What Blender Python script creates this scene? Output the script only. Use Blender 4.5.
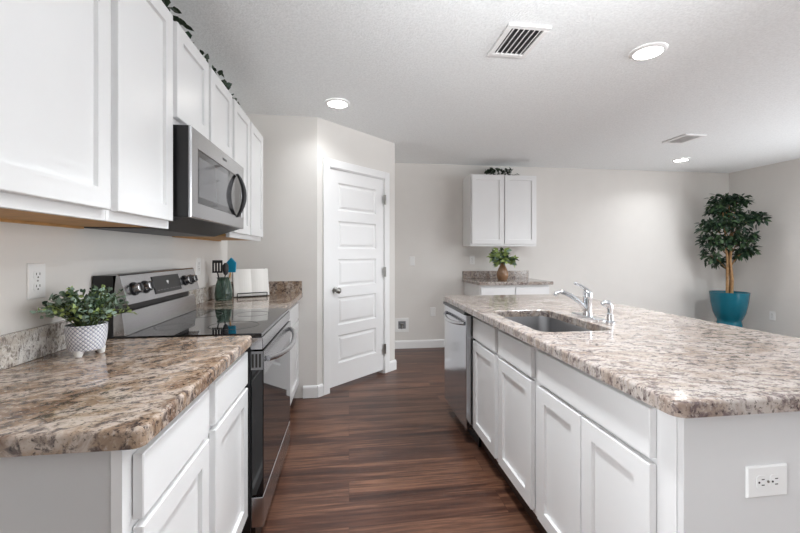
import bpy, bmesh, math, random
from mathutils import Vector, Matrix

sc = bpy.context.scene
for o in list(bpy.data.objects):
    bpy.data.objects.remove(o)
COL = sc.collection
PI = math.pi

# ------------------------------------------------------------------ camera
FPX = 385.0
YAW = math.atan((400 - 349) / FPX)
cam = bpy.data.cameras.new('camera')
cam.sensor_width = 36
cam.lens = 36 * FPX / 800
cam.shift_y = -13.5 / 800
cam.clip_start = 0.02
cam_o = bpy.data.objects.new('camera', cam)
COL.objects.link(cam_o)
cam_o.location = (0, 0, 1.256)
cam_o.rotation_euler = (PI / 2, 0, -YAW)
sc.camera = cam_o

# ------------------------------------------------------------------ world, light, exposure
w = bpy.data.worlds.new('world')
sc.world = w
w.use_nodes = True
bg = w.node_tree.nodes['Background']
bg.inputs[0].default_value = (0.9, 0.95, 1.0, 1)
bg.inputs[1].default_value = 0.3

def area(name, loc, rot, sx, sy, energy, color=(1, 1, 1)):
    l = bpy.data.lights.new(name, 'AREA')
    l.shape = 'RECTANGLE'
    l.size, l.size_y = sx, sy
    l.energy = energy
    l.color = color
    o = bpy.data.objects.new(name, l)
    COL.objects.link(o)
    o.location = loc
    o.rotation_euler = rot
    return o

# daylight through the window in the right wall; two added fill lamps follow
area('window_daylight', (5.50, 0.7, 1.35), (0, PI / 2, 0), 1.7, 3.2, 56, (0.93, 0.965, 1.0))
area('window_daylight_front', (5.50, -1.4, 1.35), (0, PI / 2, 0), 1.7, 1.6, 36, (0.93, 0.965, 1.0))
area('ceiling_fill_right', (5.38, 2.9, 0.8), (0, PI / 2 + 0.75, 0), 1.0, 1.8, 18, (0.93, 0.965, 1.0))  # added lamp tilted up to lighten the ceiling, imitating bounce off the ground
area('island_front_fill', (-0.98, -0.15, 1.25), (0, -PI / 2, 0), 1.7, 1.0, 16, (0.93, 0.965, 1.0)).data.spread = math.radians(92)  # added fill for the island fronts; the left wall has no opening here
# unseen fill lamp added behind the camera to brighten the ceiling
area('ceiling_fill', (0.9, -0.4, 1.6), (2.27, 0, 0.10), 0.3, 0.3, 17, (0.96, 0.98, 1.0)).data.spread = math.radians(74)
CAN_W = {'pantry': 2.2, 'island': 19.0, 'far': 3.2}
# fill lamp without a fixture, added to lift the far right wall
area('right_wall_fill', (4.17, 2.3, 2.42), (0, 0, 0), 0.15, 0.15, 20, (0.93, .97, 1.0)).data.spread = math.radians(170)
# fill lamp without a fixture, added over the aisle for the cabinet fronts
area('aisle_fill', (0.2, 1.45, 2.42), (0, 0, 0), 0.15, 0.15, 9, (0.93, .97, 1.0)).data.spread = math.radians(95)
sc.view_settings.view_transform = 'Standard'
sc.view_settings.look = 'None'
sc.view_settings.gamma = 1.0
sc.view_settings.exposure = 0.6
sc.view_settings.use_curve_mapping = False
sc.cycles.max_bounces = 12
sc.cycles.diffuse_bounces = 8
sc.cycles.glossy_bounces = 5
sc.cycles.transmission_bounces = 8
sc.cycles.caustics_reflective = False
sc.cycles.caustics_refractive = False
sc.cycles.use_denoising = True

# ------------------------------------------------------------------ materials
def s2l(c):
    return tuple(((v / 255) / 12.92 if v / 255 <= 0.04045 else (((v / 255) + 0.055) / 1.055) ** 2.4) for v in c) + (1,)

class NT:
    def __init__(s, name):
        s.m = bpy.data.materials.new(name)
        s.m.use_nodes = True
        s.t = s.m.node_tree
        s.b = s.t.nodes['Principled BSDF']
    def n(s, typ, **kw):
        nd = s.t.nodes.new(typ)
        for k, v in kw.items():
            if k.startswith('i_'):
                nd.inputs[k[2:].replace('_', ' ')].default_value = v
            else:
                setattr(nd, k, v)
        return nd
    def l(s, a, b):
        s.t.links.new(a, b)
    def obj(s):
        return s.n('ShaderNodeTexCoord').outputs['Object']
    def mapping(s, vec, scale=(1, 1, 1), rot=(0, 0, 0)):
        mp = s.n('ShaderNodeMapping')
        mp.inputs['Scale'].default_value = scale
        mp.inputs['Rotation'].default_value = rot
        s.l(vec, mp.inputs['Vector'])
        return mp.outputs[0]
    def noise(s, vec, scale, detail=4, rough=0.5, dist=0.0):
        nd = s.n('ShaderNodeTexNoise')
        nd.inputs['Scale'].default_value = scale
        nd.inputs['Detail'].default_value = detail
        nd.inputs['Roughness'].default_value = rough
        nd.inputs['Distortion'].default_value = dist
        s.l(vec, nd.inputs['Vector'])
        return nd.outputs['Fac']
    def ramp(s, fac, stops, interp='LINEAR'):
        r = s.n('ShaderNodeValToRGB')
        r.color_ramp.interpolation = interp
        els = r.color_ramp.elements
        while len(els) < len(stops):
            els.new(0.5)
        for e, (p, c) in zip(els, stops):
            e.position = p
            e.color = c
        s.l(fac, r.inputs[0])
        return r.outputs[0]
    def mix(s, fac, a, b, mode='MIX'):
        m = s.n('ShaderNodeMix', data_type='RGBA', blend_type=mode)
        for sock, v in ((m.inputs[0], fac), (m.inputs[6], a), (m.inputs[7], b)):
            if hasattr(v, 'is_output'):
                s.l(v, sock)
            else:
                sock.default_value = v
        return m.outputs[2]
    def math(s, op, a, b=0.0):
        m = s.n('ShaderNodeMath', operation=op)
        for sock, v in ((m.inputs[0], a), (m.inputs[1], b)):
            if hasattr(v, 'is_output'):
                s.l(v, sock)
            else:
                sock.default_value = v
        return m.outputs[0]
    def bump(s, fac, strength, dist=0.01):
        b = s.n('ShaderNodeBump')
        b.inputs['Strength'].default_value = strength
        b.inputs['Distance'].default_value = dist
        s.l(fac, b.inputs['Height'])
        s.l(b.outputs[0], s.b.inputs['Normal'])
    def col(s, c):
        if hasattr(c, 'is_output'):
            s.l(c, s.b.inputs['Base Color'])
        else:
            s.b.inputs['Base Color'].default_value = c
    def set(s, rough=0.5, metal=0.0, spec=0.5, **kw):
        s.b.inputs['Roughness'].default_value = rough
        s.b.inputs['Metallic'].default_value = metal
        s.b.inputs['Specular IOR Level'].default_value = spec
        for k, v in kw.items():
            s.b.inputs[k.replace('_', ' ')].default_value = v
        return s

def paint(name, rgb, rough=0.5, spec=0.4, var=0.03, metal=0.0, scale=6):
    m = NT(name).set(rough, metal, spec)
    c = s2l(rgb)
    d = tuple(v * (1 - var * 2) for v in c[:3]) + (1,)
    m.col(m.ramp(m.noise(m.obj(), scale, 3), [(0.3, d), (0.7, c)]))
    return m.m

def granite(name, pale, warm, dark, light, stretch=(1, 3, 1), rot=0.5, rough=0.1):
    m = NT(name).set(rough, 0, 0.5)
    v = m.obj()
    vs = m.mapping(m.mapping(v, (1, 1, 1), (0, 0, rot)), stretch)
    big = m.noise(vs, 4.2, 5, 0.6, 1.1)
    base = m.ramp(big, [(0.34, s2l(warm)), (0.47, s2l(pale)), (0.56, s2l(light)), (0.68, s2l(warm))])
    mid = m.noise(m.mapping(m.mapping(v, (1, 1, 1), (0, 0, rot)), (1, 1.5, 1)), 38, 5, 0.64, 0.5)
    base = m.mix(m.ramp(mid, [(0.49, (0, 0, 0, 1)), (0.61, (.85, .85, .85, 1))]), base, s2l(dark))
    wsp = m.noise(v, 80, 3, 0.6, 0.3)
    base = m.mix(m.ramp(wsp, [(0.56, (0, 0, 0, 1)), (0.68, (.75, .75, .75, 1))]), base, s2l(light))
    dsp = m.noise(m.mapping(v, (1, 1.6, 1), (0.3, 0.2, rot)), 115, 3, 0.65, 0.4)
    base = m.mix(m.ramp(dsp, [(0.58, (0, 0, 0, 1)), (0.66, (.9, .9, .9, 1))]), base, s2l((52, 44, 44)))
    m.col(base)
    return m.m

M = {}
M['cab'] = paint('cabinet_white_paint', (229, 229, 229), 0.28, 0.5, 0.008)
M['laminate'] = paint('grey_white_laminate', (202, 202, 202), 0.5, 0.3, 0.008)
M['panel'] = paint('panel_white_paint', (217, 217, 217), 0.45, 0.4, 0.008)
M['trim'] = paint('trim_white_paint', (240, 240, 240), 0.35, 0.5, 0.008)
M['wall'] = paint('wall_greige_paint', (224, 221, 217), 0.75, 0.2, 0.01)
M['wood'] = paint('raw_cabinet_wood', (206, 160, 104), 0.6, 0.3, 0.12, scale=18)
M['toe'] = paint('toe_kick_brown', (70, 52, 44), 0.6, 0.3, 0.1)
M['black'] = paint('black_enamel', (22, 22, 23), 0.3, 0.5, 0.05)
M['darkgrey'] = paint('dark_grey_plastic', (62, 62, 64), 0.45, 0.4, 0.05)
M['grey'] = paint('grey_plastic', (128, 128, 130), 0.45, 0.4, 0.05)
M['plate'] = paint('white_plastic_plate', (236, 236, 235), 0.35, 0.5, 0.005)
M['slot'] = paint('slot_dark', (40, 38, 36), 0.6, 0.3, 0.02)
M['chrome'] = paint('chrome', (225, 228, 232), 0.06, 0.5, 0.01, 1.0)
M['nickel'] = paint('satin_nickel', (170, 168, 164), 0.28, 0.5, 0.03, 1.0)
M['blue'] = paint('blue_silicone', (20, 150, 190), 0.5, 0.4, 0.05)
M['teal'] = paint('teal_glazed_ceramic', (12, 104, 124), 0.22, 0.5, 0.08)
M['soil'] = paint('soil', (50, 38, 30), 0.95, 0.1, 0.3, scale=80)
M['paper'] = paint('paper', (240, 238, 234), 0.7, 0.2, 0.01)
M['ink'] = paint('ink_grey', (150, 148, 150), 0.7, 0.2, 0.02)
M['bark'] = paint('pale_bark', (172, 136, 98), 0.8, 0.2, 0.2, scale=30)
M['stem'] = paint('green_stem', (84, 96, 60), 0.7, 0.2, 0.1, scale=30)
M['leaf_dark'] = paint('leaf_dark_green', (38, 62, 44), 0.45, 0.4, 0.25, scale=14)
M['leaf_mid'] = paint('leaf_mid_green', (72, 98, 64), 0.5, 0.4, 0.2, scale=20)
M['leaf_sage'] = paint('leaf_sage_green', (142, 164, 146), 0.6, 0.3, 0.15, scale=20)
M['leaf_lime'] = paint('leaf_yellow_green', (164, 184, 112), 0.55, 0.3, 0.15, scale=20)
M['leaf_ivy'] = paint('ivy_leaf_green', (52, 66, 48), 0.5, 0.4, 0.25, scale=20)
M['vase'] = paint('amber_brown_vase', (158, 122, 92), 0.18, 0.5, 0.15, scale=12)
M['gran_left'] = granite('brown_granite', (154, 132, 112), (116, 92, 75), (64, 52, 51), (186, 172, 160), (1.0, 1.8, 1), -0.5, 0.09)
M['gran_splash'] = granite('lit_splash_granite', (196, 190, 182), (176, 164, 150), (120, 110, 104), (222, 220, 216), (1, 1.2, 1), 0.3, 0.15)  # lit copy of the counter stone, its brightness put into the colour
M['gran_isl'] = granite('lit_top_granite', (164, 151, 141), (140, 123, 112), (90, 76, 77), (180, 172, 166), (1.0, 2.4, 1), 0.2, 0.1)  # same stone as the left counter, toned paler for the light on it

def steel(name, rgb, rough, scale):
    m = NT(name).set(rough, 1.0, 0.5)
    m.col(s2l(rgb))
    n = m.noise(m.mapping(m.obj(), scale), 30, 3)
    r = m.ramp(n, [(0.3, (rough - .02,) * 3 + (1,)), (0.7, (rough + .03,) * 3 + (1,))])
    m.l(r, m.b.inputs['Roughness'])
    return m.m
M['steel'] = steel('brushed_steel', (186, 186, 188), 0.24, (1, 1, 40))
M['steel_dw'] = steel('smooth_steel', (188, 190, 194), 0.14, (1, 1, 40))
M['steel_sink'] = steel('satin_sink_steel', (146, 146, 148), 0.34, (20, 1, 1))

def glossy_black(name, rgb, rough):
    m = NT(name).set(rough, 0, 0.5)
    m.col(s2l(rgb))
    m.b.inputs['Coat Weight'].default_value = 0.25
    m.b.inputs['Coat Roughness'].default_value = 0.02
    return m.m
M['glass_black'] = glossy_black('black_ceramic_glass', (20, 20, 22), 0.04)
M['mw_glass'] = glossy_black('smoked_oven_window', (92, 92, 94), 0.06)

def glass(name, rgb):
    m = NT(name).set(0.03, 0, 0.5)
    m.col(s2l(rgb))
    m.b.inputs['Transmission Weight'].default_value = 0.85
    m.b.inputs['IOR'].default_value = 1.3
    return m.m
M['green_glass'] = glass('green_glass', (150, 178, 164))

def ceiling_mat():
    m = NT('ceiling_texture_white').set(0.85, 0, 0.15)
    v = m.obj()
    n = m.noise(v, 70, 4, 0.6)
    m.col(m.ramp(n, [(0.35, s2l((236, 239, 240))), (0.65, s2l((247, 250, 251)))]))
    m.bump(m.noise(v, 95, 3, 0.6), 0.4, 0.012)
    return m.m
M['ceil'] = ceiling_mat()

def floor_mat():
    m = NT('brown_plank_floor').set(0.34, 0, 0.4)
    v = m.obj()
    br = m.n('ShaderNodeTexBrick', offset=0.37, offset_frequency=2)
    br.inputs['Color1'].default_value = (0, 0, 0, 1)
    br.inputs['Color2'].default_value = (1, 1, 1, 1)
    br.inputs['Mortar'].default_value = (0.3, 0.3, 0.3, 1)
    br.inputs['Scale'].default_value = 1
    br.inputs['Mortar Size'].default_value = 0.0012
    br.inputs['Mortar Smooth'].default_value = 0.3
    br.inputs['Bias'].default_value = 0
    br.inputs['Brick Width'].default_value = 1.22
    br.inputs['Row Height'].default_value = 0.178
    m.l(v, br.inputs['Vector'])
    plank = br.outputs['Color']
    # shift the grain from plank to plank
    sep = m.n('ShaderNodeSeparateXYZ')
    m.l(v, sep.inputs[0])
    comb = m.n('ShaderNodeCombineXYZ')
    m.l(m.math('MULTIPLY', sep.outputs[0], 0.55), comb.inputs[0])
    m.l(m.math('MULTIPLY', sep.outputs[1], 7.0), comb.inputs[1])
    m.l(m.math('MULTIPLY', plank, 7.0), comb.inputs[2])
    g1 = m.noise(comb.outputs[0], 1.6, 5, 0.62, 0.8)
    comb2 = m.n('ShaderNodeCombineXYZ')
    m.l(m.math('MULTIPLY', sep.outputs[0], 2.2), comb2.inputs[0])
    m.l(m.math('MULTIPLY', sep.outputs[1], 60.0), comb2.inputs[1])
    m.l(m.math('MULTIPLY', plank, 5.0), comb2.inputs[2])
    g2 = m.noise(comb2.outputs[0], 1.5, 4, 0.65, 0.3)
    base = m.ramp(g1, [(0.3, s2l((50, 32, 27))), (0.45, s2l((88, 58, 45))), (0.58, s2l((126, 89, 69))), (0.76, s2l((68, 44, 37)))])
    base = m.mix(m.math('MULTIPLY', plank, 0.5), base, s2l((72, 50, 44)))
    base = m.mix(m.ramp(g2, [(0.35, (.7, .7, .7, 1)), (0.56, (0, 0, 0, 1))]), base, s2l((54, 35, 29)))
    base = m.mix(m.math('MULTIPLY', br.outputs['Fac'], 0.6), base, s2l((42, 28, 24)))
    m.col(base)
    m.bump(g2, 0.06, 0.004)
    return m.m
M['floor'] = floor_mat()

def hobnail_mat():
    m = NT('white_blue_diamond_ceramic').set(0.35, 0, 0.5)
    sep = m.n('ShaderNodeSeparateXYZ')
    m.l(m.obj(), sep.inputs[0])
    th = m.math('MULTIPLY', m.math('ARCTAN2', sep.outputs[1], sep.outputs[0]), 13.0)
    z = m.math('MULTIPLY', sep.outputs[2], 230.0)
    a = m.math('SINE', m.math('ADD', th, z))
    b = m.math('SINE', m.math('SUBTRACT', th, z))
    p = m.math('MULTIPLY', a, b)
    m.col(m.ramp(m.math('ABSOLUTE', p), [(0.05, s2l((128, 136, 160))), (0.35, s2l((228, 228, 232)))]))
    m.bump(m.math('ABSOLUTE', p), 0.4, 0.004)
    return m.m
M['hobnail'] = hobnail_mat()

def emit(name, rgb, strength):
    m = NT(name)
    m.b.inputs['Emission Color'].default_value = s2l(rgb)
    m.b.inputs['Emission Strength'].default_value = strength
    m.col((1, 1, 1, 1))
    return m.m
M['lamp'] = emit('lamp_lens', (255, 252, 246), 12)

# ------------------------------------------------------------------ mesh helpers
class MB:
    def __init__(s):
        s.bm = bmesh.new()
        s.mi = 0
    def _merge(s, b2):
        me = bpy.data.meshes.new('tmp')
        for f in b2.faces:
            f.material_index = s.mi
        b2.to_mesh(me)
        b2.free()
        s.bm.from_mesh(me)
        bpy.data.meshes.remove(me)
    def box(s, x0, x1, y0, y1, z0, z1, bev=0.0, seg=2):
        b = bmesh.new()
        bmesh.ops.create_cube(b, size=1)
        for v in b.verts:
            v.co = Vector(((x0 + x1) / 2 + v.co.x * (x1 - x0), (y0 + y1) / 2 + v.co.y * (y1 - y0), (z0 + z1) / 2 + v.co.z * (z1 - z0)))
        if bev:
            bmesh.ops.bevel(b, geom=list(b.edges), offset=bev, segments=seg, profile=0.5, affect='EDGES')
        s._merge(b)
        return s
    def prism(s, poly, axis, a0, a1, bev=0.0):
        """extrude a 2-D polygon along axis: 'x' (poly=y,z), 'y' (poly=x,z), 'z' (poly=x,y)"""
        b = bmesh.new()
        def mk(p, a):
            return {'x': (a, p[0], p[1]), 'y': (p[0], a, p[1]), 'z': (p[0], p[1], a)}[axis]
        lo = [b.verts.new(mk(p, a0)) for p in poly]
        hi = [b.verts.new(mk(p, a1)) for p in poly]
        b.faces.new(lo)
        b.faces.new(hi)
        n = len(poly)
        for i in range(n):
            b.faces.new((lo[i], lo[(i + 1) % n], hi[(i + 1) % n], hi[i]))
        bmesh.ops.recalc_face_normals(b, faces=b.faces)
        if bev:
            bmesh.ops.bevel(b, geom=list(b.edges), offset=bev, segments=2, profile=0.5, affect='EDGES')
        s._merge(b)
        return s
    def loops(s, rings, cap0=True, cap1=True):
        b = bmesh.new()
        R = [[b.verts.new(p) for p in r] for r in rings]
        n = len(R[0])
        for i in range(len(R) - 1):
            for j in range(n):
                b.faces.new((R[i][j], R[i][(j + 1) % n], R[i + 1][(j + 1) % n], R[i + 1][j]))
        if cap0:
            b.faces.new(list(reversed(R[0])))
        if cap1:
            b.faces.new(R[-1])
        bmesh.ops.recalc_face_normals(b, faces=b.faces)
        s._merge(b)
        return s
    def lathe(s, prof, c=(0, 0, 0), seg=32, cap0=True, cap1=True):
        rings = [[(c[0] + r * math.cos(2 * PI * k / seg), c[1] + r * math.sin(2 * PI * k / seg), c[2] + z) for k in range(seg)] for r, z in prof]
        return s.loops(rings, cap0, cap1)
    def tube(s, pts, rad, seg=8, caps=True):
        pts = [Vector(p) for p in pts]
        if not isinstance(rad, (list, tuple)):
            rad = [rad] * len(pts)
        rings = []
        up = None
        for i, p in enumerate(pts):
            t = (pts[min(i + 1, len(pts) - 1)] - pts[max(i - 1, 0)]).normalized()
            if up is None:
                up = t.orthogonal().normalized()
            up = (up - t * up.dot(t))
            up = up.normalized() if up.length > 1e-6 else t.orthogonal().normalized()
            sd = t.cross(up)
            rings.append([tuple(p + (up * math.cos(2 * PI * k / seg) + sd * math.sin(2 * PI * k / seg)) * rad[i]) for k in range(seg)])
        return s.loops(rings, caps, caps)
    def cyl(s, p0, p1, r0, r1=None, seg=20):
        return s.tube([p0, p1], [r0, r0 if r1 is None else r1], seg)
    def leaf(s, p, d, n, ln, wd, fold=0.25, droop=0.15):
        d = Vector(d).normalized()
        n = Vector(n)
        n = (n - d * n.dot(d))
        n = n.normalized() if n.length > 1e-5 else d.orthogonal().normalized()
        sd = d.cross(n)
        p = Vector(p)
        b = s.bm
        def V(t, w, hgt):
            return b.verts.new(p + d * (ln * t) + sd * (wd * w) + n * hgt)
        a = V(0, 0, 0)
        m1 = V(0.35, 0, -fold * wd * .3)
        m2 = V(0.7, 0, -fold * wd * .3 - droop * ln * .4)
        t = V(1, 0, -droop * ln)
        l1, l2 = V(0.3, 0.5, fold * wd * .5), V(0.68, 0.38, fold * wd * .4 - droop * ln * .4)
        r1, r2 = V(0.3, -0.5, fold * wd * .5), V(0.68, -0.38, fold * wd * .4 - droop * ln * .4)
        for f in ((a, m1, l1), (l1, m1, m2, l2), (l2, m2, t), (a, r1, m1), (r1, r2, m2, m1), (r2, t, m2)):
            fc = b.faces.new(f)
            fc.material_index = s.mi
            fc.smooth = True
        return s
    def xf(s, mat):
        bmesh.ops.transform(s.bm, matrix=mat, verts=s.bm.verts)
        return s
    def build(s, name, mats, parent=None, origin=None, smooth=False, label=None):
        if not isinstance(mats, (list, tuple)):
            mats = [mats]
        off = Vector((0, 0, 0))
        if parent is not None:
            off = Vector(parent['_w'])
        elif origin is not None:
            off = Vector(origin)
        for v in s.bm.verts:
            v.co -= off
        me = bpy.data.meshes.new(name)
        s.bm.to_mesh(me)
        s.bm.free()
        for m in mats:
            me.materials.append(M[m])
        if smooth:
            for p in me.polygons:
                p.use_smooth = True
            try:
                me.set_sharp_from_angle(angle=math.radians(38))
            except Exception:
                pass
        o = bpy.data.objects.new(name, me)
        COL.objects.link(o)
        if parent is not None:
            o.parent = parent
            o['_w'] = tuple(off)
        else:
            o.location = off
            o['_w'] = tuple(off)
        if label:
            o['label'] = label
        return o

def thing(name, label, cat, loc, group=None):
    o = bpy.data.objects.new(name, None)
    o.empty_display_size = 0.05
    COL.objects.link(o)
    o.location = loc
    o['_w'] = tuple(loc)
    return tag(o, label, cat, group)

def tag(o, label, cat, group=None):
    o['label'] = label
    o['category'] = cat
    if group:
        o['group'] = group
    return o

def struct(name, mb, mat, label=None, **kw):
    o = mb.build(name, mat, **kw)
    o['kind'] = 'structure'
    if label:
        o['label'] = label
    return o

def FX(x, y):      # a front facing +X: local x runs along +Y
    return Matrix.Translation((x, y, 0)) @ Matrix.Rotation(PI / 2, 4, 'Z')
def FmX(x, y):     # a front facing -X: local x runs along -Y
    return Matrix.Translation((x, y, 0)) @ Matrix.Rotation(-PI / 2, 4, 'Z')
def FmY(x, y):     # a front facing -Y
    return Matrix.Translation((x, y, 0))

def rrect(x0, x1, y0, y1, r, n=6):
    pts = []
    for cx, cy, a0 in ((x1 - r, y0 + r, -PI / 2), (x1 - r, y1 - r, 0), (x0 + r, y1 - r, PI / 2), (x0 + r, y0 + r, PI)):
        for k in range(n + 1):
            a = a0 + PI / 2 * k / n
            pts.append((cx + r * math.cos(a), cy + r * math.sin(a)))
    return pts

def shaker(x0, x1, z0, z1, fw=0.057, t=0.02, rec=0.0115):
    """shaker panel, back at local y=0, front at y=-t"""
    mb = MB()
    c = 0.002
    def R(i, y, j=None):
        return [(x0 + i, y, z0 + i), (x1 - i, y, z0 + i), (x1 - i, y, z1 - i), (x0 + i, y, z1 - i)]
    mb.loops([R(0, 0), R(0, -t + c), R(c, -t), R(fw, -t), R(fw + .0015, -t + rec)], True, True)
    return mb

def slab(x0, x1, z0, z1, t=0.02):
    mb = MB()
    c = 0.0025
    def R(i, y):
        return [(x0 + i, y, z0 + i), (x1 - i, y, z0 + i), (x1 - i, y, z1 - i), (x0 + i, y, z1 - i)]
    mb.loops([R(0, 0), R(0, -t + c), R(c, -t)], True, True)
    return mb

def face_frame(bars, t=0.02):
    mb = MB()
    for x0, x1, z0, z1 in bars:
        mb.box(x0, x1, 0, t, z0, z1)
    return mb

# ------------------------------------------------------------------ room shell
ZC = 2.44
XL, XR, YB, YP, YR = -1.02, 5.59, 5.02, 3.42, -2.5
XP = 0.49
struct('floor', MB().box(XL - .1, XR + .1, YR - .1, YB + .1, -.06, 0), 'floor', 'dark brown wood plank floor')
struct('ceiling', MB().box(XL - .1, XR + .1, YR - .1, YB + .1, ZC, ZC + .06), 'ceil', 'white textured ceiling')
struct('wall_left', MB().box(XL - .1, XL, YR - .1, YP + .1, 0, ZC), 'wall', 'pale wall behind the stove and upper cabinets')
struct('wall_back', MB().box(XP - .1, XR + .1, YB, YB + .1, 0, ZC), 'wall', 'greige back wall')
# right wall with a window opening towards the front of the room (out of the picture)
wr = MB()
wr.box(XR, XR + .1, 2.5, YB, 0, ZC).box(XR, XR + .1, YR - .1, -1.1, 0, ZC)
wr.box(XR, XR + .1, -1.1, 2.5, 0, .4).box(XR, XR + .1, -1.1, 2.5, 2.25, ZC)
struct('wall_right', wr, 'wall', 'greige right wall')
# rear wall (behind the camera) with a glass door opening
wq = MB()
wq.box(XL, .8, YR - .1, YR, 0, ZC).box(4.0, XR, YR - .1, YR, 0, ZC).box(.8, 4.0, YR - .1, YR, 2.2, ZC)
struct('wall_rear', wq, 'wall')
# pantry walls
struct('wall_pantry_left', MB().box(XL, -.275, YP, YP + .1, 0, ZC), 'wall', 'short greige wall at the end of the stove counter')
struct('wall_pantry_right', MB().box(XP - .1, XP, 4.13, YB, 0, ZC), 'wall')
TH = math.atan2(.71, .765)
DG = Matrix.Translation((-.275, 3.42, 0)) @ Matrix.Rotation(TH, 4, 'Z')
LEN = math.hypot(.765, .71)
d0, d1, dz = .125, .875, 2.035
wd = MB().box(0, d0, 0, .1, 0, ZC).box(d1, LEN, 0, .1, 0, ZC).box(d0, d1, 0, .1, dz, ZC)
struct('wall_pantry_diagonal', wd.xf(DG), 'wall', 'angled greige wall holding the white pantry door')
# door casing
cw = .066
cs = MB().box(d0 - cw, d0 + .006, -.018, -.0005, 0, dz + cw, .004).box(d1 - .006, d1 + cw, -.018, -.0005, 0, dz + cw, .004)
cs.box(d0 + .006, d1 - .006, -.018, -.0005, dz - .006, dz + cw, .004)
cs.box(d0, d0 + .012, 0, .1, 0, dz).box(d1 - .012, d1, 0, .1, 0, dz).box(d0, d1, 0, .1, dz - .012, dz)
struct('trim_1', cs.xf(DG), 'trim', 'white casing around the pantry door')
# five-panel door
lf = MB()
lx0, lx1, lz0, lz1 = d0 + .015, d1 - .015, .038, dz - .016
lf.box(lx0, lx1, .018, .036, lz0, lz1)
sw = .105
lf.box(lx0, lx0 + sw, .004, .02, lz0, lz1).box(lx1 - sw, lx1, .004, .02, lz0, lz1)
rails = [(lz0, lz0 + .20)]
ph = (lz1 - .115 - (lz0 + .20) - 4 * .095) / 5
z = lz0 + .20
pans = []
for i in range(5):
    pans.append((z, z + ph))
    z += ph
    rails.append((z, z + (.095 if i < 4 else .115)))
    z += .095
for a, b in rails:
    lf.box(lx0 + sw, lx1 - sw, .004, .02, a, min(b, lz1))
for a, b in pans:
    def RR(i, y):
        return [(lx0 + sw + i, y, a + i), (lx1 - sw - i, y, a + i), (lx1 - sw - i, y, b - i), (lx0 + sw + i, y, b - i)]
    lf.loops([RR(0, .0045), RR(.012, .0165), RR(.022, .0165), RR(.04, .008)], False, True)
door = lf.xf(DG).build('door_1', 'trim', origin=DG @ Vector(((d0 + d1) / 2, 0, 0)))
door['kind'] = 'structure'
door['label'] = 'white five panel pantry door in the angled wall'
kx, kz = lx0 + .065, .915
kn = MB()
kn.tube([(kx, .004, kz), (kx, -.004, kz)], .031, 24)
kn.tube([(kx, -.004, kz), (kx, -.02, kz), (kx, -.026, kz), (kx, -.036, kz), (kx, -.05, kz), (kx, -.06, kz), (kx, -.064, kz)], [.012, .012, .02, .027, .028, .02, .006], 24)
kn.xf(DG).build('door_knob', 'nickel', door, smooth=True)
for hz in (1.81, 1.06, .26):
    hb = MB().cyl((d1 - .008, -.022, hz - .05), (d1 - .008, -.022, hz + .05), .0085, seg=12).box(d1 - .03, d1 - .008, -.0205, -.0185, hz - .05, hz + .05)
    hb.xf(DG).build('hinge', 'nickel', door)

def base_prof(x0, x1, axis, wall, sgn):
    mb = MB()
    pr = [(0, 0), (.014, 0), (.014, .085), (.009, .1), (0, .105)]
    if axis == 'x':
        mb.prism([(wall - sgn * 0 + sgn * p[0], p[1]) for p in pr], 'x', x0, x1)
    else:
        mb.prism([(wall + sgn * p[0], p[1]) for p in pr], 'y', x0, x1)
    return mb
struct('baseboard_back', base_prof(XP, 1.52, 'x', YB - .0005, -1), 'trim')
struct('baseboard_back_right', base_prof(2.43, XR - .015, 'x', YB - .0005, -1), 'trim')
struct('baseboard_right', base_prof(YR, YB, 'y', XR - .0005, -1), 'trim')
struct('baseboard_pantry', base_prof(-.395, -.272, 'x', YP - .0005, -1), 'trim')
bd = MB()
pr = [(0, 0), (-.014, 0), (-.014, .085), (-.009, .1), (0, .105)]
bd.prism([(p[0] - .0005, p[1]) for p in pr], 'x', 0, d0 - cw)
bd.prism([(p[0] - .0005, p[1]) for p in pr], 'x', d1 + cw, LEN + .012)
struct('baseboard_pantry_diagonal', bd.xf(DG), 'trim')
# window frame in the right wall and jamb of the rear glass door
wf = MB()
for a, b in ((-1.1, -1.04), (.67, .73), (2.44, 2.5)):
    wf.box(XR + .02, XR + .08, a, b, .4, 2.25)
wf.box(XR + .02, XR + .08, -1.1, 2.5, .4, .46).box(XR + .02, XR + .08, -1.1, 2.5, 2.19, 2.25)
struct('window_1', wf, 'trim')
wf = MB()
for a, b in ((.8, .87), (2.36, 2.44), (3.93, 4.0)):
    wf.box(a, b, YR - .08, YR - .02, 0, 2.2)
wf.box(.8, 4.0, YR - .08, YR - .02, 2.13, 2.2)
struct('door_2', wf, 'trim')

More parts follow.
